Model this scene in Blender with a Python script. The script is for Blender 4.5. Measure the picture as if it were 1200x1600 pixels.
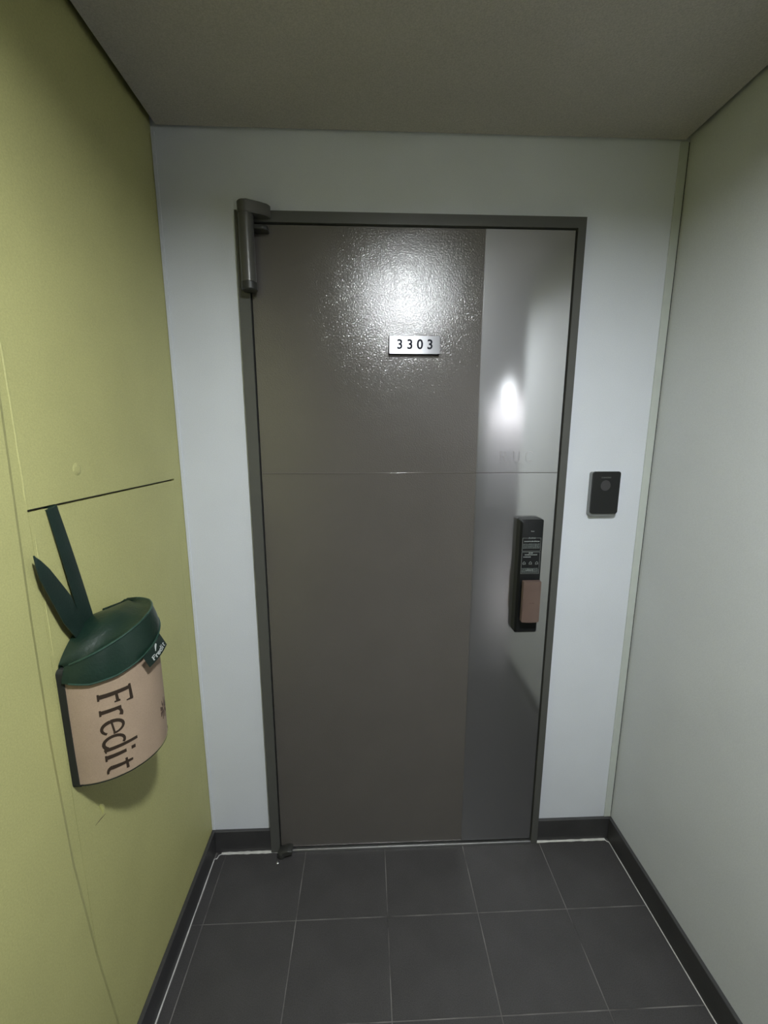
import bpy, bmesh, math, random
from mathutils import Vector, Matrix

for o in list(bpy.data.objects):
    bpy.data.objects.remove(o)
scene = bpy.context.scene
C = scene.collection
random.seed(4)
PI = math.pi

# ------------------------------------------------------------------ camera
XL, XR, ZC = -0.7327, 0.8046, 2.3955          # alcove side walls and ceiling, door wall is y = 0
cam = bpy.data.cameras.new('camera')
cam.sensor_fit = 'HORIZONTAL'
cam.sensor_width = 36.0
cam.lens = 658.0 / 1200.0 * 36.0
cam.clip_start = 0.01
camo = bpy.data.objects.new('camera', cam)
C.objects.link(camo)
yaw, pitch, roll = -0.03937, -0.1858, -0.00063
rot = (Matrix.Rotation(yaw, 3, 'Z') @ Matrix.Rotation(pitch, 3, 'X') @ Matrix.Rotation(roll, 3, 'Y')
       @ Matrix.Rotation(PI / 2, 3, 'X'))
camo.matrix_world = Matrix.Translation((-0.13838, -1.36564, 1.56544)) @ rot.to_4x4()
scene.camera = camo

# ------------------------------------------------------------------ world and exposure
w = bpy.data.worlds.new('world')
scene.world = w
w.use_nodes = True
w.node_tree.nodes['Background'].inputs[0].default_value = (0.5, 0.52, 0.55, 1)
w.node_tree.nodes['Background'].inputs[1].default_value = 0.02
vs = scene.view_settings
vs.view_transform = 'Standard'
vs.look = 'None'
vs.gamma = 1.0
vs.use_curve_mapping = False
vs.exposure = 0.0
LAMP_POWER = 960.0      # emission strength of the ceiling lamp above the camera
HALL_POWER = 520.0      # emission strength of the hall lamps, added fill lights among them

# ------------------------------------------------------------------ materials
def srgb(r, g, b):
    f = lambda c: (c / 12.92 if c <= 0.04045 else ((c + 0.055) / 1.055) ** 2.4)
    return (f(r / 255), f(g / 255), f(b / 255), 1)

def mat(name, col, rough=0.5, metal=0.0, var=0.0, vscale=8.0, bump=0.0, bscale=300.0, bdist=0.001,
        spec=0.5, emit=0.0, ecol=(0.93, 0.98, 1.0, 1), stretch=None, speck=0.0, speckscale=500.0):
    m = bpy.data.materials.new(name)
    m.use_nodes = True
    nt = m.node_tree
    b = nt.nodes['Principled BSDF']
    b.inputs['Base Color'].default_value = col
    b.inputs['Roughness'].default_value = rough
    b.inputs['Metallic'].default_value = metal
    b.inputs['Specular IOR Level'].default_value = spec
    tc = nt.nodes.new('ShaderNodeTexCoord')
    out = tc.outputs['Object']
    if stretch:
        mp = nt.nodes.new('ShaderNodeMapping')
        mp.inputs['Scale'].default_value = stretch
        nt.links.new(out, mp.inputs['Vector'])
        out = mp.outputs[0]
    base = None
    if var or speck:
        c = None
        facs = []
        if var:
            n = nt.nodes.new('ShaderNodeTexNoise')
            n.inputs['Scale'].default_value = vscale
            n.inputs['Detail'].default_value = 4
            nt.links.new(out, n.inputs['Vector'])
            facs.append((n.outputs['Fac'], var))
        if speck:
            n = nt.nodes.new('ShaderNodeTexNoise')
            n.inputs['Scale'].default_value = speckscale
            n.inputs['Detail'].default_value = 2
            nt.links.new(out, n.inputs['Vector'])
            facs.append((n.outputs['Fac'], speck))
        cur = None
        for fo, amt in facs:
            mr = nt.nodes.new('ShaderNodeMapRange')
            mr.inputs['From Min'].default_value = 0.25
            mr.inputs['From Max'].default_value = 0.75
            mr.inputs['To Min'].default_value = 1 - amt
            mr.inputs['To Max'].default_value = 1 + amt
            nt.links.new(fo, mr.inputs['Value'])
            mx = nt.nodes.new('ShaderNodeVectorMath')
            mx.operation = 'SCALE'
            if cur is None:
                mx.inputs[0].default_value = col[:3]
            else:
                nt.links.new(cur, mx.inputs[0])
            nt.links.new(mr.outputs[0], mx.inputs['Scale'])
            cur = mx.outputs[0]
        nt.links.new(cur, b.inputs['Base Color'])
    if bump:
        n = nt.nodes.new('ShaderNodeTexNoise')
        n.inputs['Scale'].default_value = bscale
        n.inputs['Detail'].default_value = 2
        nt.links.new(out, n.inputs['Vector'])
        bp = nt.nodes.new('ShaderNodeBump')
        bp.inputs['Strength'].default_value = bump
        bp.inputs['Distance'].default_value = bdist
        nt.links.new(n.outputs['Fac'], bp.inputs['Height'])
        nt.links.new(bp.outputs[0], b.inputs['Normal'])
    if emit:
        b.inputs['Emission Color'].default_value = ecol
        b.inputs['Emission Strength'].default_value = emit
    return m

def steel_mat(name, rough, aniso, base, wave=0.0, haze=0.0):
    """brushed sheet steel: fine grain across, so reflections smear up and down"""
    m = mat(name, base, rough, 1.0)
    nt = m.node_tree
    b = nt.nodes['Principled BSDF']
    b.inputs['Anisotropic'].default_value = aniso
    tg = nt.nodes.new('ShaderNodeTangent')
    tg.direction_type = 'RADIAL'
    tg.axis = 'Z'
    b.inputs['Anisotropic Rotation'].default_value = 0.25
    nt.links.new(tg.outputs[0], b.inputs['Tangent'])
    tc = nt.nodes.new('ShaderNodeTexCoord')
    mp = nt.nodes.new('ShaderNodeMapping')
    mp.inputs['Scale'].default_value = (6, 6, 900)
    nt.links.new(tc.outputs['Object'], mp.inputs['Vector'])
    n = nt.nodes.new('ShaderNodeTexNoise')
    n.inputs['Scale'].default_value = 1.0
    n.inputs['Detail'].default_value = 3
    nt.links.new(mp.outputs[0], n.inputs['Vector'])
    b1 = nt.nodes.new('ShaderNodeBump')
    b1.inputs['Strength'].default_value = 0.06
    b1.inputs['Distance'].default_value = 0.0005
    nt.links.new(n.outputs['Fac'], b1.inputs['Height'])
    last = b1
    if wave:
        n2 = nt.nodes.new('ShaderNodeTexNoise')
        n2.inputs['Scale'].default_value = 5.0
        n2.inputs['Detail'].default_value = 1
        nt.links.new(tc.outputs['Object'], n2.inputs['Vector'])
        b2 = nt.nodes.new('ShaderNodeBump')
        b2.inputs['Strength'].default_value = wave
        b2.inputs['Distance'].default_value = 0.01
        nt.links.new(n2.outputs['Fac'], b2.inputs['Height'])
        nt.links.new(b1.outputs[0], b2.inputs['Normal'])
        last = b2
    nt.links.new(last.outputs[0], b.inputs['Normal'])
    if haze:
        # a second, wider lobe: satin haze over the mirror-like sheet
        h = nt.nodes.new('ShaderNodeBsdfAnisotropic')
        h.inputs['Color'].default_value = base
        h.inputs['Roughness'].default_value = 0.42
        mx = nt.nodes.new('ShaderNodeMixShader')
        mx.inputs[0].default_value = haze
        nt.links.new(b.outputs[0], mx.inputs[1])
        nt.links.new(h.outputs[0], mx.inputs[2])
        nt.links.new(mx.outputs[0], nt.nodes['Material Output'].inputs['Surface'])
    return m

M = {}
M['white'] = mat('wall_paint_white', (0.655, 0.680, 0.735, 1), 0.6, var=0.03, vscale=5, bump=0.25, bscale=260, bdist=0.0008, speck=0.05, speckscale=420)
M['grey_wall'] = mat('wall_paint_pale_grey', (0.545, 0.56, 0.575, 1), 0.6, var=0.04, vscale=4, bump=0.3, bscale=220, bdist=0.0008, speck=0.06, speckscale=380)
M['trim'] = mat('caulk_pale_grey', (0.50, 0.53, 0.50, 1), 0.55, var=0.04, vscale=20, bump=0.2, bscale=150)
M['green'] = mat('wall_paint_green', (0.465, 0.45, 0.19, 1), 0.55, var=0.05, vscale=6, bump=0.5, bscale=170, bdist=0.0012, speck=0.09, speckscale=330)
M['green_light'] = mat('paint_drip_green', (0.52, 0.51, 0.19, 1), 0.45, bump=0.3, bscale=200)
M['ceiling'] = mat('ceiling_board', (0.41, 0.385, 0.355, 1), 0.8, var=0.05, vscale=4, bump=0.6, bscale=240, bdist=0.002, speck=0.14, speckscale=300)
M['recess'] = mat('ceiling_gap_dark_paint', (0.10, 0.095, 0.085, 1), 0.7, var=0.1, vscale=30)  # shade inside the open gaps is put into this dark colour
M['tile'] = mat('floor_tile_charcoal', (0.046, 0.0435, 0.0435, 1), 0.5, spec=0.4, var=0.16, vscale=9, bump=0.35, bscale=180, bdist=0.0008, speck=0.25, speckscale=350)
M['skirt'] = mat('skirting_tile_charcoal', (0.043, 0.042, 0.043, 1), 0.4, var=0.15, vscale=12, bump=0.3, bscale=180, speck=0.15)
M['grout'] = mat('grout_grey', (0.135, 0.128, 0.122, 1), 0.8, var=0.95, vscale=8, bump=0.4, bscale=400)
M['sealant'] = mat('sealant_white', (0.55, 0.54, 0.51, 1), 0.5, var=0.15, vscale=40, bump=0.4, bscale=120)
M['door'] = mat('door_paint_taupe', (0.100, 0.091, 0.083, 1), 0.16, var=0.05, vscale=5, bump=0.75, bscale=260, bdist=0.0009, spec=1.0)
M['door_gloss'] = mat('door_paint_gloss', (0.11, 0.10, 0.092, 1), 0.10, var=0.05, vscale=5)
M['frame'] = mat('door_frame_paint', (0.083, 0.083, 0.077, 1), 0.38, var=0.05, vscale=7, bump=0.25, bscale=300, bdist=0.0008)
M['gap'] = mat('gasket_black', (0.012, 0.012, 0.012, 1), 0.7, var=0.1)
M['steel'] = steel_mat('brushed_steel', 0.085, 0.7, (0.55, 0.55, 0.555, 1), wave=0.004, haze=0.34)
M['plate'] = steel_mat('number_plate_steel', 0.40, 0.96, (0.34, 0.34, 0.35, 1))
M['strip'] = mat('threshold_steel', (0.62, 0.62, 0.62, 1), 0.35, 1.0, bump=0.1, bscale=90, stretch=(2, 60, 60))
M['engrave'] = mat('engraved_letters', (0.30, 0.285, 0.285, 1), 0.5, 0.8, var=0.1)
M['ink'] = mat('black_ink', (0.012, 0.013, 0.022, 1), 0.75, var=0.05, spec=0.15)
M['black_plastic'] = mat('black_plastic', (0.018, 0.019, 0.018, 1), 0.38, var=0.1, bump=0.05, bscale=600)
M['black_edge'] = mat('black_satin_edge', (0.018, 0.019, 0.018, 1), 0.5, var=0.1, spec=0.3)
M['gloss_black'] = mat('gloss_black_glass', (0.010, 0.011, 0.011, 1), 0.16, var=0.05)
M['lock_black'] = mat('lock_cover_black', (0.007, 0.0075, 0.0078, 1), 0.45, var=0.05, spec=0.2)
M['silver'] = mat('silver_plastic', (0.24, 0.25, 0.25, 1), 0.4, 0.35, var=0.04)
M['lens'] = mat('camera_lens_smoke', (0.045, 0.043, 0.046, 1), 0.3, var=0.1)
M['copper'] = mat('brown_copper_handle', (0.165, 0.112, 0.095, 1), 0.42, 0.35, var=0.06, vscale=20, bump=0.05, bscale=400)
M['print_grey'] = mat('sticker_print_grey', (0.22, 0.24, 0.235, 1), 0.5, var=0.12, vscale=300)
M['print_dim'] = mat('sticker_print_dim', (0.10, 0.115, 0.112, 1), 0.5, var=0.3, vscale=500)
M['print_white'] = mat('print_white', (0.55, 0.57, 0.56, 1), 0.5, var=0.08, vscale=200)
M['print_mid'] = mat('print_mid_grey', (0.14, 0.15, 0.145, 1), 0.5, var=0.1)
M['closer'] = mat('door_closer_metal', (0.10, 0.098, 0.088, 1), 0.33, 0.25, var=0.05, bump=0.1, bscale=300)
M['closer_dark'] = mat('door_closer_dark', (0.030, 0.030, 0.027, 1), 0.45, var=0.05)
M['kraft'] = mat('kraft_board', (0.36, 0.265, 0.188, 1), 0.65, var=0.06, vscale=15, bump=0.15, bscale=350, speck=0.08, speckscale=450)
M['felt'] = mat('dark_green_leatherette', (0.007, 0.022, 0.0145, 1), 0.38, var=0.2, vscale=14, bump=0.5, bscale=160, bdist=0.001)
M['felt_edge'] = mat('green_piping', (0.020, 0.050, 0.036, 1), 0.35, var=0.2, vscale=30)
M['strap'] = mat('green_webbing', (0.010, 0.024, 0.019, 1), 0.42, var=0.15, vscale=20, bump=0.4, bscale=240)
M['backing'] = mat('black_backing_felt', (0.012, 0.014, 0.011, 1), 0.8, var=0.2, vscale=30)
M['brown_ink'] = mat('dark_brown_ink', (0.030, 0.018, 0.010, 1), 0.6, var=0.15, vscale=80)
M['brown_soft'] = mat('faded_brown_ink', (0.09, 0.055, 0.038, 1), 0.6, var=0.2, vscale=200)
M['lamp'] = mat('lamp_diffuser', (0.9, 0.9, 0.9, 1), 0.5, emit=LAMP_POWER, var=0.01)
M['hall_lamp'] = mat('hall_lamp_diffuser', (0.9, 0.9, 0.9, 1), 0.5, emit=HALL_POWER, ecol=(1.0, 0.94, 0.90, 1), var=0.01)  # glow of the added light on the hall's end wall
M['hall_lamp_dim'] = mat('far_lamp_diffuser', (0.9, 0.9, 0.9, 1), 0.5, emit=HALL_POWER * 0.10, var=0.01)
M['lamp_ring'] = mat('lamp_ring_grey', (0.25, 0.25, 0.25, 1), 0.4, var=0.02)

# hall floor: too far to tell the tiles apart, only seen in the steel
def hall_floor_mat():
    m = mat('hall_floor_tiles', (0.07, 0.069, 0.07, 1), 0.3)
    nt = m.node_tree
    b = nt.nodes['Principled BSDF']
    tc = nt.nodes.new('ShaderNodeTexCoord')
    br = nt.nodes.new('ShaderNodeTexBrick')
    br.offset = 0.0
    br.inputs['Color1'].default_value = (0.07, 0.069, 0.07, 1)
    br.inputs['Color2'].default_value = (0.062, 0.062, 0.064, 1)
    br.inputs['Mortar'].default_value = (0.19, 0.185, 0.18, 1)
    br.inputs['Scale'].default_value = 1.0
    br.inputs['Brick Width'].default_value = 0.3
    br.inputs['Row Height'].default_value = 0.3
    br.inputs['Mortar Size'].default_value = 0.003
    nt.links.new(tc.outputs['Object'], br.inputs['Vector'])
    nt.links.new(br.outputs['Color'], b.inputs['Base Color'])
    return m
M['hall_floor'] = hall_floor_mat()

# ------------------------------------------------------------------ helpers
def bm_box(bm, x0, x1, y0, y1, z0, z1, bev=0.0, seg=1):
    vs_ = [bm.verts.new(v) for v in ((x0, y0, z0), (x1, y0, z0), (x1, y1, z0), (x0, y1, z0),
                                     (x0, y0, z1), (x1, y0, z1), (x1, y1, z1), (x0, y1, z1))]
    fs = [bm.faces.new([vs_[i] for i in q]) for q in
          ((3, 2, 1, 0), (4, 5, 6, 7), (0, 1, 5, 4), (1, 2, 6, 5), (2, 3, 7, 6), (3, 0, 4, 7))]
    if bev:
        ed = list({e for f in fs for e in f.edges})
        bmesh.ops.bevel(bm, geom=ed, offset=bev, segments=seg, profile=0.5, affect='EDGES')
    return bm

def bm_poly(bm, pts, y0, y1, plane='xz'):
    """prism: polygon pts in a plane, extruded from y0 to y1 along the third axis"""
    def P(a, b, c):
        return {'xz': (a, c, b), 'yz': (c, a, b), 'xy': (a, b, c)}[plane]
    A = [bm.verts.new(P(a, b, y0)) for a, b in pts]
    B = [bm.verts.new(P(a, b, y1)) for a, b in pts]
    n = len(pts)
    bm.faces.new(A)
    bm.faces.new(B[::-1])
    for i in range(n):
        bm.faces.new((A[i], B[i], B[(i + 1) % n], A[(i + 1) % n]))
    return bm

def rrect(x0, x1, z0, z1, r, n=5):
    pts = []
    for cx, cz, a0 in ((x1 - r, z1 - r, 0), (x0 + r, z1 - r, 90), (x0 + r, z0 + r, 180), (x1 - r, z0 + r, 270)):
        for k in range(n + 1):
            a = math.radians(a0 + 90 * k / n)
            pts.append((cx + r * math.cos(a), cz + r * math.sin(a)))
    return pts

def bm_cyl(bm, c, r, z0, z1, n=24, r1=None, bev=0.0):
    r1 = r if r1 is None else r1
    prof = [(r, z0), (r1, z1)] if not bev else [(r - bev, z0), (r, z0 + bev), (r1, z1 - bev), (r1 - bev, z1)]
    rings = [[bm.verts.new((c[0] + q * math.cos(2 * PI * k / n), c[1] + q * math.sin(2 * PI * k / n), z))
              for k in range(n)] for q, z in prof]
    for a, b in zip(rings, rings[1:]):
        for k in range(n):
            bm.faces.new((a[k], a[(k + 1) % n], b[(k + 1) % n], b[k]))
    bm.faces.new(rings[0][::-1])
    bm.faces.new(rings[-1])
    return bm

def obj(name, bm, material, parent=None, smooth=False, origin=None):
    bmesh.ops.recalc_face_normals(bm, faces=bm.faces[:])
    me = bpy.data.meshes.new(name)
    if origin is not None:
        bmesh.ops.translate(bm, verts=bm.verts[:], vec=-Vector(origin))
    bm.to_mesh(me)
    bm.free()
    me.materials.append(M[material])
    if smooth:
        for f in me.polygons:
            f.use_smooth = True
        try:
            me.set_sharp_from_angle(angle=math.radians(40))
        except Exception:
            pass
    o = bpy.data.objects.new(name, me)
    C.objects.link(o)
    if parent is not None:
        o.parent = parent
        pl = Vector((0, 0, 0))
        q = parent
        while q is not None:
            pl += q.location
            q = q.parent
        o.location = (Vector(origin) if origin is not None else Vector((0, 0, 0))) - pl
    elif origin is not None:
        o.location = origin
    return o

def tag(o, label=None, cat=None, group=None, kind=None):
    if label: o['label'] = label
    if cat: o['category'] = cat
    if group: o['group'] = group
    if kind: o['kind'] = kind
    return o

def empty(name, loc, label, cat, kind=None):
    o = bpy.data.objects.new(name, None)
    o.empty_display_size = 0.05
    C.objects.link(o)
    o.location = loc
    return tag(o, label, cat, kind=kind)

def box(name, x0, x1, y0, y1, z0, z1, material, parent=None, bev=0.0, seg=1, smooth=False):
    return obj(name, bm_box(bmesh.new(), x0, x1, y0, y1, z0, z1, bev, seg), material, parent, smooth)

# strokes: letters drawn as pen strokes of given widths, each a quad strip in (u, v)
def stroke_quads(pts, w0, w1=None):
    w1 = w0 if w1 is None else w1
    n = len(pts)
    L, Rr = [], []
    for i, (u, v) in enumerate(pts):
        a = pts[max(0, i - 1)]
        b = pts[min(n - 1, i + 1)]
        dx, dy = b[0] - a[0], b[1] - a[1]
        d = math.hypot(dx, dy) or 1
        ww = (w0 + (w1 - w0) * i / (n - 1)) / 2
        L.append((u - dy / d * ww, v + dx / d * ww))
        Rr.append((u + dy / d * ww, v - dx / d * ww))
    return L, Rr

def resample(pts, n):
    out = []
    for (a, b) in zip(pts, pts[1:]):
        for k in range(n):
            t = k / n
            out.append((a[0] + (b[0] - a[0]) * t, a[1] + (b[1] - a[1]) * t))
    out.append(pts[-1])
    return out

def arc2(cx, cy, rx, ry, a0, a1, n=10):
    return [(cx + rx * math.cos(math.radians(a0 + (a1 - a0) * k / n)),
             cy + ry * math.sin(math.radians(a0 + (a1 - a0) * k / n))) for k in range(n + 1)]

def strokes_to_bm(bm, strokes, f0, f1):
    """strokes [(pts, w0, w1)] -> thin solid strips; f0/f1 map (u,v) to the back/front surface"""
    for pts, w0, w1 in strokes:
        L, Rr = stroke_quads(pts, w0, w1)
        fl = [bm.verts.new(f1(*q)) for q in L]
        fr = [bm.verts.new(f1(*q)) for q in Rr]
        bl = [bm.verts.new(f0(*q)) for q in L]
        br = [bm.verts.new(f0(*q)) for q in Rr]
        for i in range(len(L) - 1):
            bm.faces.new((fl[i], fl[i + 1], fr[i + 1], fr[i]))
            bm.faces.new((bl[i], br[i], br[i + 1], bl[i + 1]))
            bm.faces.new((fl[i], bl[i], bl[i + 1], fl[i + 1]))
            bm.faces.new((fr[i], fr[i + 1], br[i + 1], br[i]))
        bm.faces.new((fl[0], fr[0], br[0], bl[0]))
        bm.faces.new((fl[-1], bl[-1], br[-1], fr[-1]))
    return bm

def text_mesh(name, body, size, material, parent, loc, rot_, spacing=1.0, bold=0.0, extrude=0.0003, align='CENTER'):
    cu = bpy.data.curves.new(name, 'FONT')
    cu.body = body
    cu.size = size
    cu.space_character = spacing
    cu.align_x = align
    cu.align_y = 'CENTER'
    cu.extrude = extrude
    cu.offset = bold
    t = bpy.data.objects.new(name + '_curve', cu)
    C.objects.link(t)
    dg = bpy.context.evaluated_depsgraph_get()
    me = bpy.data.meshes.new_from_object(t.evaluated_get(dg))
    bpy.data.objects.remove(t)
    bpy.data.curves.remove(cu)
    me.name = name
    me.materials.clear()
    me.materials.append(M[material])
    o = bpy.data.objects.new(name, me)
    C.objects.link(o)
    o.parent = parent
    pl = Vector((0, 0, 0))
    q = parent
    while q is not None:
        pl += q.location
        q = q.parent
    o.location = Vector(loc) - pl
    o.rotation_euler = rot_
    return o

# ------------------------------------------------------------------ the setting
BB, BT = 0.093, 0.012          # skirting height and thickness
YE = -1.24                     # outer end of the right wall, hall beyond
HX1, HY0 = 3.40, -7.60         # hall limits
TOP = 2.47

floor = box('floor', XL - 0.15, XR + 0.15, YE, 0.15, -0.10, -0.0016, 'grout')
tag(floor, 'charcoal floor tiles with pale grout in front of the apartment door', 'floor', kind='structure')
cols = [XL + BT + 0.004, -0.6815, -0.3815, -0.0815, 0.2185, 0.5185, XR - BT - 0.002]
rows = [-0.010, -0.250, -0.502, -0.754, -1.006, YE + 0.002]
G = 0.0014
cache = {}
for j in range(len(rows) - 1):
    for i in range(len(cols) - 1):
        wx, wy = cols[i + 1] - cols[i] - 2 * G, rows[j] - rows[j + 1] - 2 * G
        key = (round(wx, 4), round(wy, 4))
        if key not in cache:
            bm = bmesh.new()
            bm_box(bm, -wx / 2, wx / 2, -wy / 2, wy / 2, -0.008, 0.0)
            bmesh.ops.bevel(bm, geom=[e for e in bm.edges if all(v.co.z > -0.001 for v in e.verts)],
                            offset=0.0007, segments=1, affect='EDGES')
            t = obj('floor_tile', bm, 'tile', floor)
            cache[key] = t.data
        else:
            t = bpy.data.objects.new('floor_tile', cache[key])
            C.objects.link(t)
            t.parent = floor
        t.location = ((cols[i] + cols[i + 1]) / 2, (rows[j] + rows[j + 1]) / 2, random.uniform(-0.0003, 0.0003))

hall_floor = box('floor_hall', XL - 0.15, HX1 + 0.15, HY0 - 0.15, YE, -0.10, 0.0, 'hall_floor')
tag(hall_floor, 'dark tiled floor of the hall behind the viewer', 'floor', kind='structure')

# door wall with an opening
OX0, OX1, OZ = -0.500, 0.500, 2.176
bm = bmesh.new()
bm_poly(bm, [(XL - 0.15, -0.1), (OX0, -0.1), (OX0, OZ), (OX1, OZ), (OX1, -0.1), (XR + 0.15, -0.1), (XR + 0.15, TOP), (XL - 0.15, TOP)], 0.0, 0.15)
wall_back = tag(obj('wall_back', bm, 'white'), 'white painted wall around the grey entrance door', 'wall', kind='structure')

# left wall: green boards on a backing, with the slit of a hinged panel
wall_left = box('wall_left', XL - 0.15, XL - 0.010, HY0, 0.0, -0.1, TOP, 'recess')
tag(wall_left, 'olive green painted panel wall left of the door', 'wall', kind='structure')
YS = -0.618                     # near edge of the hinged panel
def left_panel(pts, x1, name='panel', mt='green'):
    bm = bmesh.new()
    bm_poly(bm, pts, XL - 0.010, x1, 'yz')
    return obj(name, bm, mt, wall_left)
left_panel([(YS, 1.4325), (-0.050, 1.4265), (-0.050, 0.0), (0.0, 0.0), (0.0, TOP), (YS, TOP)], XL)
left_panel([(YS + 0.0006, 0.0), (-0.0506, 0.0), (-0.0506, 1.4215), (YS + 0.0006, 1.4275)], XL)
# near panel: its far edge is the soft crease that runs down the wall
crease = [(TOP, -0.640), (1.62, -0.640), (1.25, -0.650), (1.0, -0.652), (0.72, -0.645), (0.45, -0.622), (0.18, -0.590), (0.0, -0.570)]
bm = bmesh.new()
A = [bm.verts.new((XL + 0.0055, y - 0.006, z)) for z, y in crease]
B = [bm.verts.new((XL + 0.0002, y + 0.005, z)) for z, y in crease]
D = [bm.verts.new((XL + 0.0045, -1.30, z)) for z, y in crease]
F_ = [bm.verts.new((XL + 0.0030, HY0, z)) for z, y in crease]
K = [bm.verts.new((XL + 0.0002, YS + 0.0003 if y < YS else y + 0.0045, z)) for z, y in crease]
for i in range(len(crease) - 1):
    for p_, q_ in ((F_, D), (D, A), (A, B)):
        bm.faces.new((p_[i], q_[i], q_[i + 1], p_[i + 1]))
bk = [bm.verts.new((XL - 0.008, HY0, z)) for z in (TOP, 0.0)]
bk2 = [bm.verts.new((XL - 0.008, YS, z)) for z in (TOP, 0.0)]
bm.faces.new((bk[0], bk2[0], bk2[1], bk[1]))
for v in K: bm.verts.remove(v)
near = obj('panel', bm, 'green', wall_left)
left_panel([(-0.6500, 0.0), (YS, 0.0), (YS, TOP), (-0.6500, TOP)], XL - 0.0002, 'panel_stile')
# paint bead along the panel edge above the slit, filler bump, drip and scratches
def ridge(name, pts, r, mt, parent, n=6):
    """half-round bead along points on the left wall (y, z)"""
    bm = bmesh.new()
    prev = None
    for i, (y, z) in enumerate(pts):
        a, b = pts[max(0, i - 1)], pts[min(len(pts) - 1, i + 1)]
        d = Vector((b[0] - a[0], b[1] - a[1])).normalized()
        nrm = Vector((-d.y, d.x))
        rr = r * (0.35 if i in (0, len(pts) - 1) else 1)
        ring = []
        for k in range(n + 1):
            t = PI * k / n
            q = nrm * (math.cos(t) * rr)
            ring.append(bm.verts.new((XL + math.sin(t) * rr * 0.6, y + q.x, z + q.y)))
        if prev:
            for k in range(n):
                bm.faces.new((prev[k], prev[k + 1], ring[k + 1], ring[k]))
        prev = ring
    return obj(name, bm, mt, parent, True)
ridge('paint_bead', [(-0.6185 + random.uniform(-0.0006, 0.0006), 1.44 + 0.02 * k) for k in range(18)], 0.0022, 'green', wall_left)
ridge('paint_bead', [(-0.6100 + random.uniform(-0.0008, 0.0008), 1.15 + 0.02 * k) for k in range(13)], 0.0014, 'green', wall_left)
ridge('scuff', [(-0.668, 0.470), (-0.690, 0.461), (-0.712, 0.456), (-0.735, 0.452)], 0.0016, 'green_light', wall_left)
ridge('scuff', [(-0.668, 0.440), (-0.685, 0.430), (-0.705, 0.420), (-0.722, 0.414)], 0.0016, 'green_light', wall_left)
ridge('paint_drip', [(-0.550, 0.760), (-0.544, 0.750), (-0.541, 0.742), (-0.543, 0.730)], 0.0055, 'green_light', wall_left)
ridge('scratch', [(-0.570, 0.728), (-0.552, 0.726), (-0.535, 0.722)], 0.0011, 'brown_soft', wall_left)
bm = bmesh.new()
rings = []
for q in range(4):
    rr = 0.013 * math.cos(q / 3 * PI / 2 * 0.98)
    h = 0.0016 * math.sin(q / 3 * PI / 2)
    rings.append([bm.verts.new((XL + h, -0.478 + rr * math.cos(2 * PI * k / 18), 1.492 + rr * math.sin(2 * PI * k / 18))) for k in range(18)])
for a, b in zip(rings, rings[1:]):
    for k in range(18):
        bm.faces.new((a[k], a[(k + 1) % 18], b[(k + 1) % 18], b[k]))
bm.faces.new(rings[-1])
obj('filler_bump', bm, 'green', wall_left, True)

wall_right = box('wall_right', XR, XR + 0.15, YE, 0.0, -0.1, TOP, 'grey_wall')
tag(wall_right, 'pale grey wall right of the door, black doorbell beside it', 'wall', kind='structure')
# corner strips on the door wall
tag(box('trim_1', 0.776, XR - 0.0035, -0.004, 0.0, BB, ZC, 'trim', bev=0.001), 'narrow pale strip down the right corner of the door wall', 'corner trim', kind='structure')
tag(box('trim_2', XL + 0.0005, XL + 0.011, -0.003, 0.0, BB, ZC - 0.01, 'white', bev=0.001), 'thin pale caulk strip where door wall meets green wall', 'corner trim', kind='structure')
box('shadow_joint', XR - 0.0035, XR - 0.0003, -0.0012, 0.0, BB, ZC, 'gap', bpy.data.objects['trim_1'])

# ceiling board with an open shadow gap along the walls
ceiling = box('ceiling', XL + 0.020, XR - 0.020, YE, -0.011, ZC, ZC + 0.02, 'ceiling')
tag(ceiling, 'dim beige textured ceiling with dark gaps along the walls', 'ceiling', kind='structure')
box('gap_cover', XL - 0.15, XR + 0.15, YE, 0.15, TOP, TOP + 0.05, 'recess', ceiling)
hall_ceiling = box('ceiling_hall', XL, HX1, HY0, YE, ZC, ZC + 0.05, 'ceiling')
tag(hall_ceiling, 'ceiling of the hall behind the viewer', 'ceiling', kind='structure')

# hall walls behind the viewer, seen only as reflections in the steel
tag(box('wall_hall_near', XR + 0.15, HX1, YE, YE + 0.15, -0.1, TOP, 'grey_wall'), 'pale hall wall round the corner from the alcove', 'wall', kind='structure')
tag(box('wall_hall_right', HX1, HX1 + 0.15, HY0, YE + 0.15, -0.1, TOP, 'grey_wall'), 'pale wall on the far right of the hall', 'wall', kind='structure')
tag(box('wall_hall_rear', XL - 0.15, HX1 + 0.15, HY0 - 0.15, HY0, -0.1, TOP, 'white'), 'white wall closing the far end of the hall', 'wall', kind='structure')

lift = empty('door_2', (1.62, HY0, 0), 'pale lift doors at the far end of the hall', 'lift door', 'structure')  # unseen doors, added to grey the left part of the steel's reflection
for x0_ in (0.92, 1.622):
    box('lift_panel', x0_, x0_ + 0.698, HY0 + 0.002, HY0 + 0.03, 0.0, 2.10, 'silver', lift, 0.002)
bm = bmesh.new()
bm_poly(bm, [(0.82, 0.0), (0.92, 0.0), (0.92, 2.10), (2.32, 2.10), (2.32, 0.0), (2.42, 0.0), (2.42, 2.20), (0.82, 2.20)], HY0 + 0.0005, HY0 + 0.05)
obj('lift_frame', bm, 'grey_wall', lift)

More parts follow.
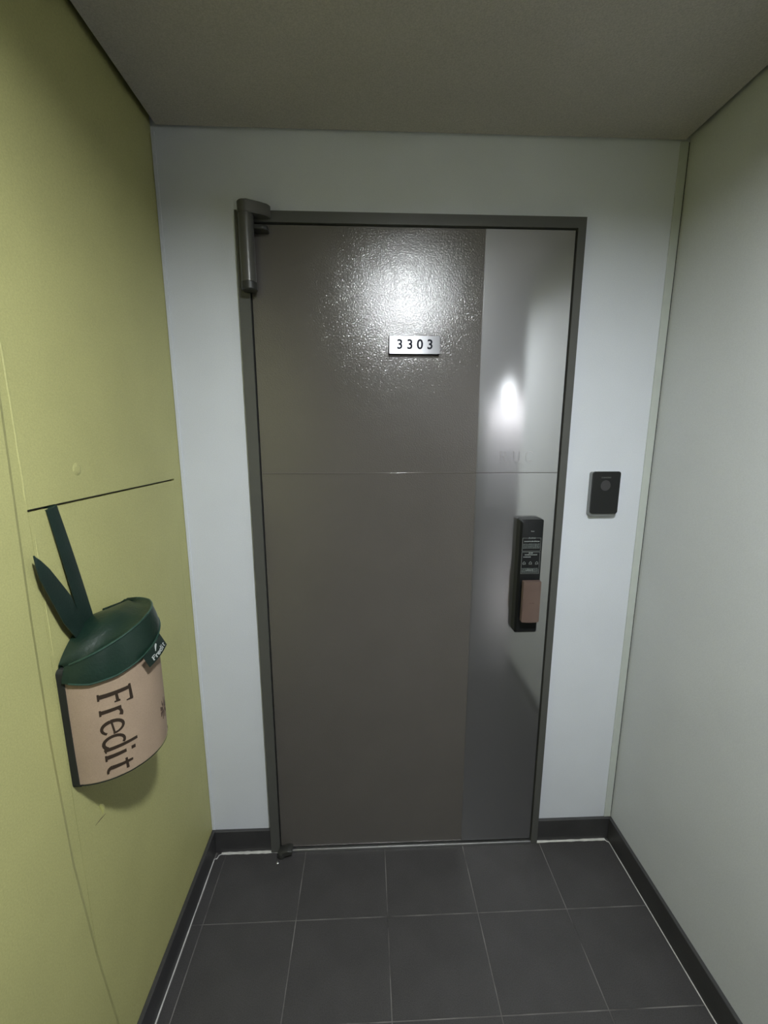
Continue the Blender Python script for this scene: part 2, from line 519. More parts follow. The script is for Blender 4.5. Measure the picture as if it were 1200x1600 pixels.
# skirting tiles and white sealant beads
def skirt(name, x0, x1, y0, y1, label):
    return tag(box(name, x0, x1, y0, y1, 0.0, BB, 'skirt', bev=0.0015), label, 'baseboard', kind='structure')
s1 = skirt('baseboard_left', XL + 0.0006, XL + BT, -0.62, -0.0005, 'dark tile skirting under the green wall')
s1b = box('skirting_tile', XL + 0.0040, XL + BT, YE, -0.6203, 0.0, BB, 'skirt', s1, 0.0015)
s2 = skirt('baseboard_right', XR - BT, XR, YE, -0.0005, 'dark tile skirting under the pale grey right wall')
s3 = skirt('baseboard_back_left', XL + BT, -0.5125, -BT, 0.0, 'short dark tile skirting between green wall and door frame')
s4 = skirt('baseboard_back_right', 0.5125, XR - BT, -BT, 0.0, 'short dark tile skirting right of the door frame')
def bead(parent, pts, r=0.003):
    bm = bmesh.new()
    prev = None
    for i, (x, y) in enumerate(pts):
        a, b = pts[max(0, i - 1)], pts[min(len(pts) - 1, i + 1)]
        d = Vector((b[0] - a[0], b[1] - a[1])).normalized()
        nr = Vector((-d.y, d.x))
        rr = r * random.uniform(0.75, 1.2)
        ring = [bm.verts.new((x + nr.x * rr * math.cos(PI * k / 4), y + nr.y * rr * math.cos(PI * k / 4), rr * 0.7 * math.sin(PI * k / 4) + 0.0003)) for k in range(5)]
        if prev:
            for k in range(4):
                bm.faces.new((prev[k], prev[k + 1], ring[k + 1], ring[k]))
        prev = ring
    return obj('sealant_bead', bm, 'sealant', parent, True)
lin = lambda a, b, n: [a + (b - a) * k / n for k in range(n + 1)]
bead(s1, [(XL + BT + 0.0015, y) for y in lin(YE + 0.02, -0.036, 40)] + [(XL + BT + 0.010, -0.035), (XL + BT + 0.012, -0.030), (XL + BT + 0.014, -0.022), (XL + BT + 0.022, -0.018)], 0.0020)
bead(s3, [(x, -0.0155) for x in lin(XL + BT + 0.022, -0.478, 16)], 0.0055)
bead(s4, [(x, -0.0150) for x in lin(0.478, XR - BT - 0.012, 18)], 0.0045)
bead(s2, [(XR - BT - 0.012, -0.0150), (XR - BT - 0.008, -0.024), (XR - BT - 0.001, -0.027)] + [(XR - BT - 0.0010, y) for y in lin(-0.03, YE + 0.02, 40)], 0.0014)

# ------------------------------------------------------------------ entrance door
door = empty('door_1', (0, 0, 0), 'taupe steel entrance door with brushed steel band and grey frame', 'door', 'structure')
FX0, FX1, FZ = -0.5115, 0.5095, 2.1865       # frame outside
IX0, IX1, IZ = -0.4785, 0.4860, 2.1570       # frame inside
FY = -0.020
bm = bmesh.new()
bm_poly(bm, [(FX0, 0.0), (IX0, 0.0), (IX0, IZ), (IX1, IZ), (IX1, 0.0), (FX1, 0.0), (FX1, FZ), (FX0, FZ)], FY, -0.0002)
bm_poly(bm, [(OX0 + 0.001, 0.0), (IX0, 0.0), (IX0, IZ), (IX1, IZ), (IX1, 0.0), (OX1 - 0.001, 0.0), (OX1 - 0.001, OZ - 0.001), (OX0 + 0.001, OZ - 0.001)], -0.0002, 0.14)
obj('door_frame', bm, 'frame', door)
box('door_stop', IX0, IX1, 0.032, 0.045, 0.0, IZ, 'gap', door)
LX0, LX1, LZ0, LZ1 = IX0 + 0.0035, IX1 - 0.0035, 0.016, IZ - 0.003
LY = -0.012
SX = 0.2135                                   # left edge of the steel band
leaf = box('door_leaf', LX0, LX1, LY, 0.030, LZ0, LZ1, 'door', door, 0.0015, 2)
# raised line across the painted part of the leaf
GZ = 1.438
bm = bmesh.new()
ring0, ring1 = [], []
for k in range(9):
    t = PI * k / 8
    ring0.append(bm.verts.new((LX0 + 0.004, LY - math.sin(t) * 0.0014 + 0.0001, GZ + math.cos(t) * 0.0019)))
    ring1.append(bm.verts.new((SX - 0.001, LY - math.sin(t) * 0.0014 + 0.0001, GZ + math.cos(t) * 0.0019)))
for k in range(8):
    bm.faces.new((ring0[k], ring0[k + 1], ring1[k + 1], ring1[k]))
obj('ridge_line', bm, 'door_gloss', leaf, True)
# steel band in two sheets
for z0, z1 in ((LZ0 + 0.001, GZ - 0.0012), (GZ + 0.0012, LZ1 - 0.001)):
    bm = bm_box(bmesh.new(), SX, LX1 - 0.001, LY - 0.0030, LY + 0.0005, z0, z1)
    bmesh.ops.bevel(bm, geom=[e for e in bm.edges if all(v.co.y < LY - 0.002 for v in e.verts)], offset=0.0018, segments=2, affect='EDGES')
    cx, cy, cz = (SX + LX1) / 2, LY + 0.10, (z0 + z1) / 2
    obj('steel_panel', bm, 'steel', leaf, origin=(cx, LY, cz))
# engraved capitals on the steel
SY = LY - 0.0030
def flat(y):
    return lambda u, v: (u, y, v)
def cap_R(x, z, s, w):
    return [([(x, z), (x, z + s)], w, w), ([(x, z + s)] + arc2(x + 0.28 * s, z + 0.76 * s, 0.24 * s, 0.24 * s, 90, -90) + [(x, z + 0.52 * s)], w, w),
            ([(x + 0.24 * s, z + 0.52 * s), (x + 0.58 * s, z)], w, w), ([(x - 0.10 * s, z), (x + 0.12 * s, z)], w * .7, w * .7), ([(x - 0.10 * s, z + s), (x + 0.05 * s, z + s)], w * .7, w * .7)]
def cap_U(x, z, s, w):
    return [([(x, z + s)] + arc2(x + 0.28 * s, z + 0.3 * s, 0.28 * s, 0.3 * s, 180, 360) + [(x + 0.56 * s, z + s)], w, w * .8),
            ([(x - 0.1 * s, z + s), (x + 0.12 * s, z + s)], w * .7, w * .7), ([(x + 0.46 * s, z + s), (x + 0.66 * s, z + s)], w * .7, w * .7)]
def cap_C(x, z, s, w):
    return [(arc2(x + 0.42 * s, z + 0.5 * s, 0.42 * s, 0.5 * s, 45, 315, 16), w * .8, w * .8)]
bm = bmesh.new()
st = cap_R(0.290, 1.474, 0.033, 0.0020) + cap_U(0.333, 1.474, 0.033, 0.0017) + cap_C(0.372, 1.474, 0.033, 0.0015)
strokes_to_bm(bm, st, flat(SY + 0.0003), flat(SY - 0.00025))
tag(obj('engraved_letters', bm, 'engrave', leaf), 'faint engraved capital letters')
# threshold and lower pivot
box('threshold', IX0 + 0.001, IX1 - 0.001, -0.021, 0.10, 0.0, 0.010, 'strip', door, 0.002, 2)
bm = bmesh.new()
bm_cyl(bm, (-0.470, -0.034), 0.016, 0.0005, 0.022, 20, 0.014, 0.003)
bm_poly(bm, [(-0.484, 0.006), (-0.462, 0.006), (-0.430, 0.018), (-0.428, 0.030), (-0.445, 0.034), (-0.478, 0.024)], -0.046, -0.0125)
bmesh.ops.bevel(bm, geom=bm.edges[:], offset=0.0015, segments=1, affect='EDGES')
obj('pivot_hinge', bm, 'closer_dark', door, True)
bm = bm_cyl(bmesh.new(), (-0.480, -0.058), 0.006, 0.0, 0.004, 14, 0.004, 0.001)
obj('floor_screw', bm, 'strip', door, True)

# ------------------------------------------------------------------ number plate
plate = empty('number_plate', (0.006, LY, 1.800), 'small brushed metal plate reading 3303 on the door', 'number plate')
bm = bm_box(bmesh.new(), -0.0705, 0.0835, LY - 0.016, LY, 1.8000, 1.8520)
bmesh.ops.bevel(bm, geom=[e for e in bm.edges if all(v.co.y < LY - 0.010 for v in e.verts)], offset=0.0006, segments=1, affect='EDGES')
obj('plate_body', bm, 'ink', plate)
bm = bm_box(bmesh.new(), -0.0700, 0.0830, LY - 0.0172, LY - 0.0160, 1.8005, 1.8515)
obj('plate_face', bm, 'plate', plate, origin=(0.0065, LY, 1.826))
for k, ch in enumerate('3303'):
    tag(text_mesh('digit', ch, 0.0385, 'ink', plate, (-0.0385 + 0.0305 * k, LY - 0.0174, 1.8265), (PI / 2, 0, 0), bold=0.0008), 'black digit ' + ch)

# ------------------------------------------------------------------ digital door lock
KX0, KX1, KZ0, KZ1, KY = 0.357, 0.4315, 0.896, 1.2895, -0.052
lock = empty('digital_lock', (0.394, SY, KZ0), 'tall black digital door lock with copper brown handle on the steel band', 'door lock')
bm = bmesh.new()
bm_poly(bm, rrect(KX0, KX1 + 0.003, KZ0, KZ1, 0.006, 4), KY + 0.006, SY)
obj('lock_case', bm, 'black_edge', lock)
bm = bmesh.new()
a_ = rrect(KX0 + 0.0005, KX1 + 0.0025, KZ0 + 0.0005, KZ1 - 0.0005, 0.006, 4)
b_ = rrect(KX0 + 0.0065, KX1 - 0.001, KZ0 + 0.006, KZ1 - 0.009, 0.004, 4)
va = [bm.verts.new((x, KY + 0.0062, z)) for x, z in a_]
vb = [bm.verts.new((x, KY, z)) for x, z in b_]
n = len(va)
for i in range(n):
    bm.faces.new((va[i], va[(i + 1) % n], vb[(i + 1) % n], vb[i]))
bm.faces.new(vb)
obj('front_cover', bm, 'lock_black', lock, True)
# sticker with two outlined boxes of small print
PY = KY - 0.0003
def bars(bm, rects, y0=KY + 0.0001, y1=PY):
    for x0, x1, z0, z1 in rects:
        bm_box(bm, x0, x1, y1, y0, z0, z1)
    return bm
SX0, SX1 = 0.3655, 0.4270
def outline(x0, x1, z0, z1, w_):
    return [(x0, x1, z1 - w_, z1), (x0, x1, z0, z0 + w_), (x0, x0 + w_, z0 + w_, z1 - w_), (x1 - w_, x1, z0 + w_, z1 - w_)]
sk = obj('instruction_sticker', bars(bmesh.new(), outline(SX0, SX1, 1.1840, 1.2290, 0.0012) + outline(SX0, SX1, 1.1070, 1.1815, 0.0012)), 'print_mid', lock)
sk['label'] = 'sticker with two outlined boxes of small grey print'
rnd = random.Random(7)
def words(x0, x1, z, h):
    out, x = [], x0
    while x < x1 - 0.001:
        ww = rnd.uniform(0.002, 0.006)
        out.append((x, min(x + ww, x1), z, z + h * rnd.uniform(0.75, 1.0)))
        x += ww + 0.0011
    return out
obj('small_print', bars(bmesh.new(), words(SX0 + 0.006, SX1 - 0.005, 1.2155, 0.0042) + words(0.385, 0.408, 1.2265, 0.0045)
    + words(0.389, 0.404, 1.1765, 0.004) + words(0.376, 0.417, 1.1705, 0.0036) + words(SX0 + 0.006, 0.398, 1.1630, 0.0036)
    + words(0.382, 0.408, 1.1160, 0.007)), 'print_grey', sk)['kind'] = 'stuff'
obj('small_print', bars(bmesh.new(), sum([words(SX0 + 0.003, SX1 - 0.003, 1.1935 + 0.0044 * k, 0.0032) for k in range(4)], [])
    + sum([words(SX0 + 0.003, SX1 - 0.003, 1.1110 + 0.0042 * k, 0.0031) for k in range(4)], [])), 'print_dim', sk)['kind'] = 'stuff'
for cx in (0.3755, 0.3965, 0.4175):
    bm = bmesh.new()
    strokes_to_bm(bm, [([(cx - 0.004, 1.1385), (cx - 0.004, 1.1445), (cx, 1.1490), (cx + 0.004, 1.1445), (cx + 0.004, 1.1385)], 0.0014, 0.0014),
                       ([(cx - 0.001, 1.1385), (cx + 0.0015, 1.1425)], 0.0018, 0.001)], flat(KY + 0.0001), flat(PY))
    obj('sticker_icon', bm, 'print_grey', sk)
bm = bm_cyl(bmesh.new(), (0, 0), 0.0035, 0.0, 0.0004, 3)
tri = obj('warning_mark', bm, 'print_white', sk)
tri.rotation_euler = (PI / 2, 0, 0)
tri.rotation_euler.rotate_axis('Z', PI / 2)
tri.location = Vector((0.3875, KY + 0.0001, 1.2285))
obj('maker_mark', bars(bmesh.new(), [(0.3925, 0.3945, 1.2500, 1.2530), (0.3955, 0.3995, 1.2500, 1.2520), (0.4003, 0.4025, 1.2500, 1.2520)]), 'print_grey', lock)
# push-pull handle: curved block on a neck
HX0, HX1h, HZ0, HZ1 = 0.3665, 0.4245, 0.9500, 1.0910
bm = bmesh.new()
prof = []
nseg = 10
for k in range(nseg + 1):
    t = k / nseg
    prof.append((HX0 + (HX1h - HX0) * t, -0.084 - 0.0035 * math.sin(PI * t)))
poly = prof + [(HX1h, -0.068), (HX0, -0.068)]
bm_poly(bm, poly, HZ0, HZ1, 'xy')
bmesh.ops.bevel(bm, geom=[e for e in bm.edges if abs(e.verts[0].co.z - e.verts[1].co.z) < 1e-5], offset=0.0012, segments=1, affect='EDGES')
hd = obj('handle', bm, 'copper', lock, True)
hd['label'] = 'copper brown push-pull handle'
box('handle_neck', 0.378, 0.418, -0.0685, KY - 0.0002, 0.962, 1.075, 'black_plastic', lock, 0.003, 2)
obj('handle_print', bars(bmesh.new(), [(0.387, 0.394, 1.0170, 1.0180), (0.3955, 0.404, 1.0170, 1.0182)], -0.0874, -0.0879), 'brown_soft', hd)

# ------------------------------------------------------------------ doorbell camera
bell = empty('doorbell', (0.640, 0.0, 1.294), 'black glass video doorbell with silver sides on the white wall', 'doorbell')
bm = bmesh.new()
bm_poly(bm, rrect(0.5965, 0.6890, 1.2935, 1.4400, 0.008, 6), -0.016, 0.0)
obj('bell_case', bm, 'silver', bell, True)
bm = bmesh.new()
bm_poly(bm, rrect(0.5985, 0.6900, 1.3020, 1.4420, 0.008, 6), -0.0215, -0.0158)
obj('glass_front', bm, 'gloss_black', bell, True)
bm = bmesh.new()
bm_poly(bm, [(0.642 + 0.0165 * math.cos(2 * PI * k / 24), 1.3960 + 0.0175 * math.sin(2 * PI * k / 24)) for k in range(24)], -0.0219, -0.0214)
obj('camera_lens', bm, 'lens', bell)
bm = bmesh.new()
st = []
for k in range(6):
    x = 0.6270 + k * 0.0053
    if k % 3 == 0:
        st.append((arc2(x + 0.0018, 1.4220, 0.0019, 0.0020, 40, 320, 8), 0.0008, 0.0008))
    elif k % 3 == 1:
        st.append((arc2(x + 0.0019, 1.4220, 0.0019, 0.0020, 0, 360, 10), 0.0008, 0.0008))
    else:
        st.append(([(x, 1.4200), (x + 0.0008, 1.4240), (x + 0.0020, 1.4212), (x + 0.0032, 1.4240), (x + 0.0038, 1.4200)], 0.0008, 0.0008))
strokes_to_bm(bm, st, flat(-0.0214), flat(-0.0218))
obj('maker_mark', bm, 'print_mid', bell)

# ------------------------------------------------------------------ door closer at the hinge side
closer = empty('door_closer', (-0.474, FY, 1.967), 'dark grey hinge door closer at the top left of the frame', 'door closer')
CX, CY = -0.4735, -0.044
obj('cylinder', bm_cyl(bmesh.new(), (CX, CY), 0.0210, 1.987, 2.166, 28), 'closer', closer, True)
obj('end_cap', bm_cyl(bmesh.new(), (CX + 0.001, CY), 0.0228, 1.966, 1.990, 24, bev=0.003), 'closer_dark', closer, True)
bm = bmesh.new()
pts = arc2(CX, CY, 0.0225, 0.0225, 110, 290, 12) + [(-0.432, -0.052), (-0.413, -0.040), (-0.407, -0.030), (-0.409, -0.0205), (CX - 0.003, -0.0205)]
bm_poly(bm, pts, 2.163, 2.194, 'xy')
bmesh.ops.bevel(bm, geom=[e for e in bm.edges if abs(e.verts[0].co.z - e.verts[1].co.z) < 1e-5], offset=0.002, segments=2, affect='EDGES')
obj('top_bracket', bm, 'closer', closer, True)
box('mount_plate', FX0 + 0.002, -0.462, -0.0235, FY - 0.0002, 1.985, 2.160, 'closer', closer, 0.0006)
bm = bmesh.new()
bm_poly(bm, [(-0.455, -0.046), (-0.428, -0.046), (-0.416, -0.040), (-0.416, LY - 0.0005), (-0.455, LY - 0.0005)], 2.128, 2.140, 'xy')
bmesh.ops.bevel(bm, geom=bm.edges[:], offset=0.0015, segments=1, affect='EDGES')
obj('arm', bm, 'closer_dark', closer, True)

# ------------------------------------------------------------------ pouch hanging on the green wall
R0, YC = 0.1110, -0.5010
BX = XL + 0.013                                # flat back of the kraft body
Z0, Z1 = 0.868, 1.105
pouch = empty('hanging_pouch', (XL, YC, Z0), 'half-round kraft and dark green pouch lettered Fredit hanging on the green wall', 'pouch')
def cyl(t, z, r):
    return (BX + r * math.sin(t), YC - r * math.cos(t), z)
NT = 32
bm = bmesh.new()
rings = []
for z, r in ((Z0, R0 - 0.004), (Z0 + 0.002, R0), (Z0 + 0.08, R0 + 0.001), (Z0 + 0.16, R0 + 0.001), (Z1, R0)):
    rings.append([bm.verts.new(cyl(PI * k / NT, z, r)) for k in range(NT + 1)])
for a, b in zip(rings, rings[1:]):
    for k in range(NT):
        bm.faces.new((a[k], a[k + 1], b[k + 1], b[k]))
    bm.faces.new((a[NT], a[0], b[0], b[NT]))
bm.faces.new(rings[0][::-1])
bm.faces.new(rings[-1])
body = obj('body', bm, 'kraft', pouch, True)
bm = bmesh.new()
bm_poly(bm, rrect(YC - R0 - 0.003, YC + R0 + 0.003, Z0 - 0.006, 1.122, 0.010, 5), XL + 0.001, BX + 0.0005, 'yz')
bp_ = obj('back_panel', bm, 'backing', pouch)
bm = bmesh.new()
pr_ = [bm.verts.new(cyl(PI * k / NT, Z0 - 0.0008, R0 + 0.0005)) for k in range(NT + 1)]
pr2 = [bm.verts.new(cyl(PI * k / NT, Z0 + 0.0022, R0 + 0.0009)) for k in range(NT + 1)]
for k in range(NT):
    bm.faces.new((pr_[k], pr_[k + 1], pr2[k + 1], pr2[k]))
obj('bottom_edge', bm, 'backing', body, True)
# lid: a band that rises to the far side, with a soft top drawn up to the strap
def lid_pt(t, h):
    s = t / PI
    def tab(v):
        k = min(7, int(s * 8))
        return v[k] + (v[k + 1] - v[k]) * (s * 8 - k)
    zb = tab((1.098, 1.088, 1.091, 1.103, 1.119, 1.134, 1.142, 1.142, 1.138))
    zt = tab((1.126, 1.142, 1.158, 1.172, 1.182, 1.186, 1.186, 1.182, 1.176))
    r = R0 + 0.007 - 0.012 * max(h, 0.0) ** 1.5
    if h > 1:
        r = R0 + 0.007 - 0.012 - 0.006 * (h - 1)
    return Vector(cyl(t, zb + (zt - zb) * h, r))
bm = bmesh.new()
hs = [-0.03, 0.0, 0.25, 0.55, 0.85, 0.97, 1.0, 0.96]
rows_ = []
for i, h in enumerate(hs):
    rr = []
    for k in range(NT + 1):
        p_ = lid_pt(PI * k / NT, min(h, 1.0))
        if i == 0: p_ = Vector(cyl(PI * k / NT, p_.z + 0.004, R0 + 0.001))
        if i == len(hs) - 1: p_ = Vector(cyl(PI * k / NT, p_.z, R0 - 0.010))
        rr.append(p_)
    rows_.append(rr)
def ridge_pt(t):
    """where the top meets the wall: peaks under the strap"""
    y = YC - R0 * math.cos(t) * 0.96
    u = (y - YC) / R0
    z = (1.124 + (1.184 - 1.124) * (1 - u * u) ** 0.9) if u < 0 else (1.184 - 0.020 * u)
    return Vector((XL + 0.004, y, z))
NR = 8
inner = rows_[-1]
for q in range(1, NR + 1):
    f = q / NR
    rr = []
    for k in range(NT + 1):
        a, b = inner[k], ridge_pt(PI * k / NT)
        p_ = a.lerp(b, f)
        p_.z += 0.010 * math.sin(PI * f) * math.sin(PI * k / NT) - 0.006 * math.sin(PI * min(1, f * 2)) * (1 if f < 0.5 else 0)
        rr.append(p_)
    rows_.append(rr)
vr = [[bm.verts.new(p_) for p_ in rr] for rr in rows_]
for a, b in zip(vr, vr[1:]):
    for k in range(NT):
        bm.faces.new((a[k], a[k + 1], b[k + 1], b[k]))
# flat back of the lid against the wall
bkt = [bm.verts.new((XL + 0.0035, v.co.y, v.co.z)) for v in vr[-1]]
bkb = [bm.verts.new((XL + 0.0035, v.co.y, 1.085)) for v in vr[-1]]
for k in range(NT):
    bm.faces.new((vr[-1][k], vr[-1][k + 1], bkt[k + 1], bkt[k]))
    bm.faces.new((bkt[k], bkt[k + 1], bkb[k + 1], bkb[k]))
lid = obj('lid', bm, 'felt', pouch, True)
# stitched rolled rim along the top and bottom of the band
def tube(name, pts, r, mt, parent, n=8, r_end=None):
    bm = bmesh.new()
    prev = None
    for i, p_ in enumerate(pts):
        d = (pts[min(i + 1, len(pts) - 1)] - pts[max(i - 1, 0)]).normalized()
        s_ = d.cross(Vector((0, 0, 1)))
        s_ = s_.normalized() if s_.length > 1e-4 else Vector((1, 0, 0))
        u_ = s_.cross(d)
        ring = [bm.verts.new(p_ + (s_ * math.cos(2 * PI * k / n) + u_ * math.sin(2 * PI * k / n)) * r) for k in range(n)]
        if prev:
            for k in range(n):
                bm.faces.new((prev[k], prev[(k + 1) % n], ring[(k + 1) % n], ring[k]))
        else:
            bm.faces.new(ring[::-1])
        prev = ring
    bm.faces.new(prev)
    return obj(name, bm, mt, parent, True)
tube('rim_piping', [lid_pt(PI * k / NT, 0.99) for k in range(1, NT)], 0.0024, 'felt_edge', lid)
tube('lower_piping', [lid_pt(PI * k / NT, 0.03) for k in range(1, NT)], 0.0018, 'felt_edge', lid)
# raised lip at the far end
tube('back_lip', [ridge_pt(PI * k / NT) + Vector((0.001, 0, 0.002)) for k in range(20, NT + 1)] + [lid_pt(PI * 0.97, 0.98), lid_pt(PI * 0.90, 0.99)], 0.0028, 'felt', lid)

# straps: flat strips with thickness
def strip(name, centre, wvec, wid, nrm, th, mt, parent):
    bm = bmesh.new()
    prev = None
    for c_, w_, ww, nn in zip(centre, wvec, wid, nrm):
        c_, w_, nn = Vector(c_), Vector(w_).normalized(), Vector(nn).normalized()
        ring = [bm.verts.new(c_ + w_ * (ww / 2 * sx) + nn * (th * sn)) for sx, sn in ((-1, 0), (-0.5, 0.0016 / th * 0.6), (0, 0.0016 / th), (0.5, 0.0016 / th * 0.6), (1, 0), (1, 1), (0, 1 + 0.0016 / th), (-1, 1))]
        if prev:
            m_ = len(ring)
            for k in range(m_):
                bm.faces.new((prev[k], prev[(k + 1) % m_], ring[(k + 1) % m_], ring[k]))
        else:
            bm.faces.new(ring[::-1])
        prev = ring
    bm.faces.new(prev)
    return obj(name, bm, mt, parent, True)
N = 10
top_c, bot_c = Vector((XL + 0.0012, -0.565, 1.4270)), Vector((XL + 0.008, -0.518, 1.166))
cs = [bot_c.lerp(top_c, k / N) + Vector((0.0015 * math.sin(PI * k / N), 0, 0)) for k in range(N + 1)]
cs.append(Vector((XL - 0.008, -0.5655, 1.4292)))
strip('hanging_strap', cs, [(0, 1, 0.22)] * (N + 2), [0.038 - 0.010 * min(k, N) / N for k in range(N + 2)], [(1, 0, 0)] * (N + 2), 0.0018, 'strap', pouch)
# loose strap end with a slanted tip, curling out towards the viewer
Ledge = [(-0.637, 1.355), (-0.6375, 1.334), (-0.635, 1.310), (-0.617, 1.262), (-0.596, 1.210), (-0.570, 1.168), (-0.550, 1.148)]
Redge = [(-0.6365, 1.3547), (-0.626, 1.343), (-0.611, 1.323), (-0.587, 1.284), (-0.567, 1.252), (-0.546, 1.188), (-0.530, 1.160)]
cs, ws, wd, nn = [], [], [], []
for i, (l, r_) in enumerate(zip(resample(Ledge, 3), resample(Redge, 3))):
    cs.append((XL + 0.012 + 0.004 * math.sin(PI * i / 18), (l[0] + r_[0]) / 2, (l[1] + r_[1]) / 2))
    d_ = Vector((0.0, r_[0] - l[0], r_[1] - l[1]))
    ws.append(d_)
    wd.append(d_.length)
    nn.append((1, 0, 0))
loose = strip('loose_strap', cs, ws, wd, nn, 0.0018, 'strap', pouch)
tube('strap_ring', [Vector((XL + 0.016, -0.515 + 0.016 * math.cos(a), 1.172 + 0.011 * math.sin(a))) for a in [2 * PI * k / 16 for k in range(17)]], 0.0022, 'felt', pouch)

# lettering on the curved body: u runs down the pouch, v runs round it
TS, T0 = 0.058, 0.46
def on_body(dr):
    def f(u, v):
        t = T0 + v * TS / R0
        return cyl(t, 1.062 - u * TS * 1.13, R0 + 0.001 + dr)
    return f
S = []
def add(pts, w0, w1=None, n=3):
    S.append((resample(pts, n) if len(pts) < 6 else pts, w0 * 1.22, (w0 if w1 is None else w1) * 1.22))
x = 0.0     # F
add([(x + 0.12, 0.0), (x + 0.10, 1.0)], 0.115, 0.095, 8)
add([(x + 0.0, 0.965), (x + 0.52, 0.99)], 0.06, 0.09, 4)
add([(x + 0.50, 1.03), (x + 0.50, 0.82)], 0.07, 0.03, 3)
add([(x + 0.12, 0.54), (x + 0.40, 0.56)], 0.065, 0.08, 3)
add([(x + 0.40, 0.64), (x + 0.40, 0.46)], 0.05, 0.04, 2)
add([(x + 0.02, 0.02), (x + 0.24, 0.02)], 0.05, 0.05, 2)
x = 0.58    # r
add([(x + 0.06, 0.0), (x + 0.05, 0.64)], 0.105, 0.09, 6)
add(arc2(x + 0.22, 0.46, 0.16, 0.17, 165, 55, 8), 0.05, 0.10)
add([(x - 0.03, 0.02), (x + 0.17, 0.02)], 0.05, 0.05, 2)
x = 0.99    # e
add(arc2(x + 0.22, 0.32, 0.21, 0.32, 0, 190, 12), 0.05, 0.10)
add(arc2(x + 0.22, 0.32, 0.21, 0.32, 190, 325, 10), 0.10, 0.06)
add([(x + 0.03, 0.30), (x + 0.43, 0.36)], 0.05, 0.05, 4)
x = 1.50    # d
add(arc2(x + 0.22, 0.31, 0.21, 0.31, 60, 320, 16), 0.07, 0.09)
add([(x + 0.42, 0.0), (x + 0.40, 1.02)], 0.10, 0.08, 8)
add([(x + 0.40, 0.02), (x + 0.52, 0.04)], 0.06, 0.03, 2)
x = 2.10    # i
add([(x + 0.08, 0.0), (x + 0.06, 0.63)], 0.105, 0.09, 6)
add([(x + 0.0, 0.02), (x + 0.2, 0.02)], 0.05, 0.05, 2)
add([(x + 0.005, 0.86), (x + 0.115, 0.86)], 0.11, 0.11, 2)
x = 2.42    # t
add([(x + 0.14, 0.80), (x + 0.14, 0.16)], 0.06, 0.10, 6)
add(arc2(x + 0.28, 0.16, 0.145, 0.14, 180, 285, 8), 0.10, 0.05)
add([(x + 0.0, 0.60), (x + 0.36, 0.62)], 0.06, 0.07, 3)
bm = strokes_to_bm(bmesh.new(), S, on_body(-0.0012), on_body(0.0003))
tag(obj('lettering', bm, 'brown_ink', body), 'dark brown word Fredit running down the pouch')
# small printed emblem near the far edge of the pouch
bm = bmesh.new()
def on_body2(dr):
    return lambda u, v: cyl(u, v, R0 + 0.001 + dr)
st = []
for k in range(9):
    a = 2 * PI * k / 9
    c0 = (1.78 + 0.05 * math.cos(a), 0.945 + 0.007 * math.sin(a))
    c1 = (1.78 + 0.17 * math.cos(a), 0.945 + 0.021 * math.sin(a))
    L = 4
    pts = [(c0[0] + (c1[0] - c0[0]) * q / L, c0[1] + (c1[1] - c0[1]) * q / L) for q in range(L + 1)]
    st.append((pts, 0.006, 0.010))
strokes_to_bm(bm, st, on_body2(-0.0012), on_body2(0.0003))
obj('emblem', bm, 'brown_soft', body)

# sewn tag under the lid
q00, q10, q11, q01 = Vector((XL + 0.132, -0.553, 1.111)), Vector((XL + 0.132, -0.482, 1.129)), Vector((XL + 0.134, -0.460, 1.092)), Vector((XL + 0.136, -0.541, 1.083))
def tag_pt(u, v, d=0.0):
    p_ = (q00 * (1 - u) + q10 * u) * v + (q01 * (1 - u) + q11 * u) * (1 - v)
    return p_ + Vector((d + 0.004 * math.sin(PI * u), 0, 0))
bm = bmesh.new()
g = [[[bm.verts.new(tag_pt(i / 6, j / 2, d)) for j in range(3)] for i in range(7)] for d in (0.0, 0.0012)]
for i in range(6):
    for j in range(2):
        bm.faces.new((g[0][i][j], g[0][i + 1][j], g[0][i + 1][j + 1], g[0][i][j + 1]))
        bm.faces.new((g[1][i][j], g[1][i][j + 1], g[1][i + 1][j + 1], g[1][i + 1][j]))
    bm.faces.new((g[0][i][0], g[1][i][0], g[1][i + 1][0], g[0][i + 1][0]))
    bm.faces.new((g[0][i][2], g[0][i + 1][2], g[1][i + 1][2], g[1][i][2]))
for i in (0, 6):
    for j in range(2):
        bm.faces.new((g[0][i][j], g[0][i][j + 1], g[1][i][j + 1], g[1][i][j]))
tg_ = tag(obj('sewn_tag', bm, 'strap', pouch, True), 'small dark green tag with a white leaf and the word Fredit')
def tmap(d):
    return lambda u, v: tag_pt(0.20 + u * 0.255, 0.16 + v * 0.34, d)
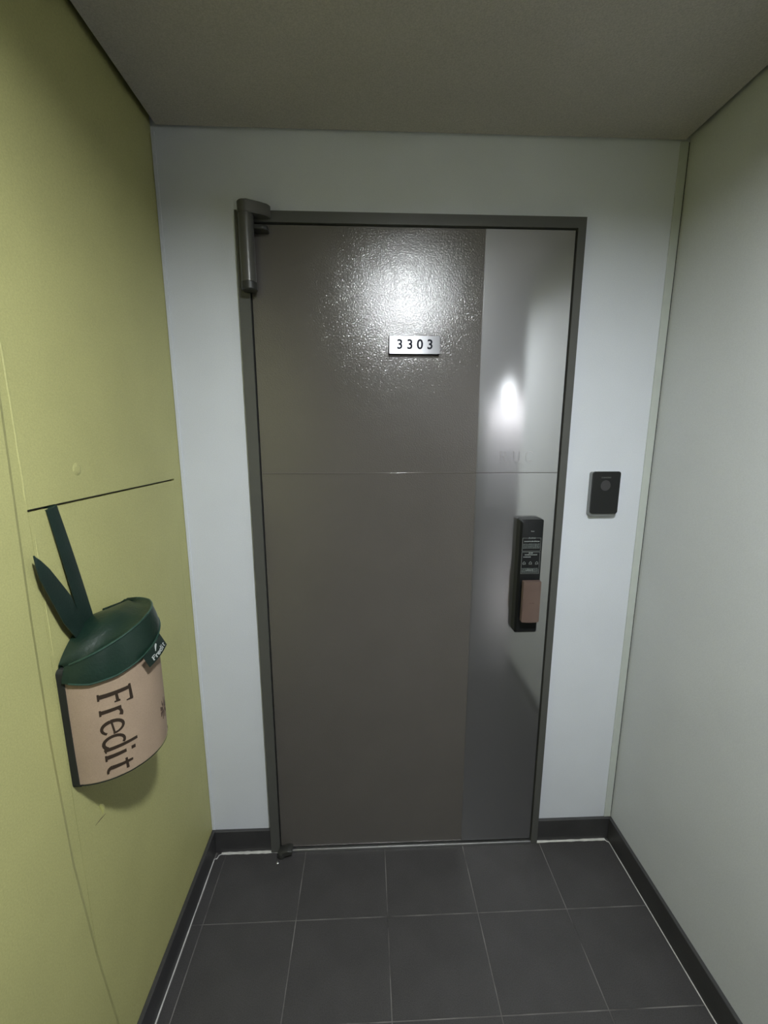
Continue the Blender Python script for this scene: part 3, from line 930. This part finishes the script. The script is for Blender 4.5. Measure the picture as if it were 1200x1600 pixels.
bm = strokes_to_bm(bmesh.new(), [([(a * 1.0, b) for a, b in pts], w0 * 1.1, w1 * 1.1) for pts, w0, w1 in S], tmap(0.0010), tmap(0.0017))
obj('tag_lettering', bm, 'print_white', tg_)
bm = bmesh.new()
lf = lambda d: (lambda u, v: tag_pt(u, v, d))
strokes_to_bm(bm, [([(0.44, 0.60), (0.50, 0.78), (0.56, 0.90)], 0.02, 0.11), ([(0.56, 0.90), (0.575, 0.955), (0.585, 0.985)], 0.11, 0.01)], lf(0.0010), lf(0.0017))
obj('tag_leaf', bm, 'print_white', tg_)

# ------------------------------------------------------------------ ceiling lamps and added hall fill lights
def ceiling_lamp(x, y, r, material, label, lip=0.020, drop=0.009):
    L = empty('ceiling_lamp', (x, y, ZC), label, 'ceiling lamp')
    bm = bmesh.new()
    n = 40
    prof = [(r + 0.010, ZC - 0.0002), (r + 0.010, ZC - lip), (r + 0.002, ZC - lip - 0.004), (r, ZC - lip), (r, ZC - 0.0002)]
    rg = [[bm.verts.new((x + q * math.cos(2 * PI * k / n), y + q * math.sin(2 * PI * k / n), z)) for k in range(n)] for q, z in prof]
    for a, b in zip(rg, rg[1:] + rg[:1]):
        for k in range(n):
            bm.faces.new((a[k], a[(k + 1) % n], b[(k + 1) % n], b[k]))
    obj('trim_ring', bm, 'lamp_ring', L, True)  # unseen ring, its lip shaped to keep lamp light off the upper walls
    bm = bm_cyl(bmesh.new(), (x, y), r - 0.0005, ZC - drop, ZC - 0.0004, 40)
    obj('diffuser', bm, material, L)
    return L
ceiling_lamp(0.092, -1.345, 0.070, 'lamp', 'round white ceiling lamp above the viewer, mirrored on the door')
ceiling_lamp(2.60, -7.00, 0.075, 'hall_lamp_dim', 'small round ceiling lamp near the lift doors in the hall', 0.012, 0.055)
ceiling_lamp(2.86, -7.28, 0.085, 'hall_lamp', 'recessed downlight close to the end wall of the hall', 0.036, 0.006)  # added to make the end wall bright in the steel
ceiling_lamp(0.60, -4.60, 0.120, 'hall_lamp_dim', 'round ceiling lamp in the middle of the hall', 0.012, 0.055)  # unseen source, added to lift the light on the hall walls
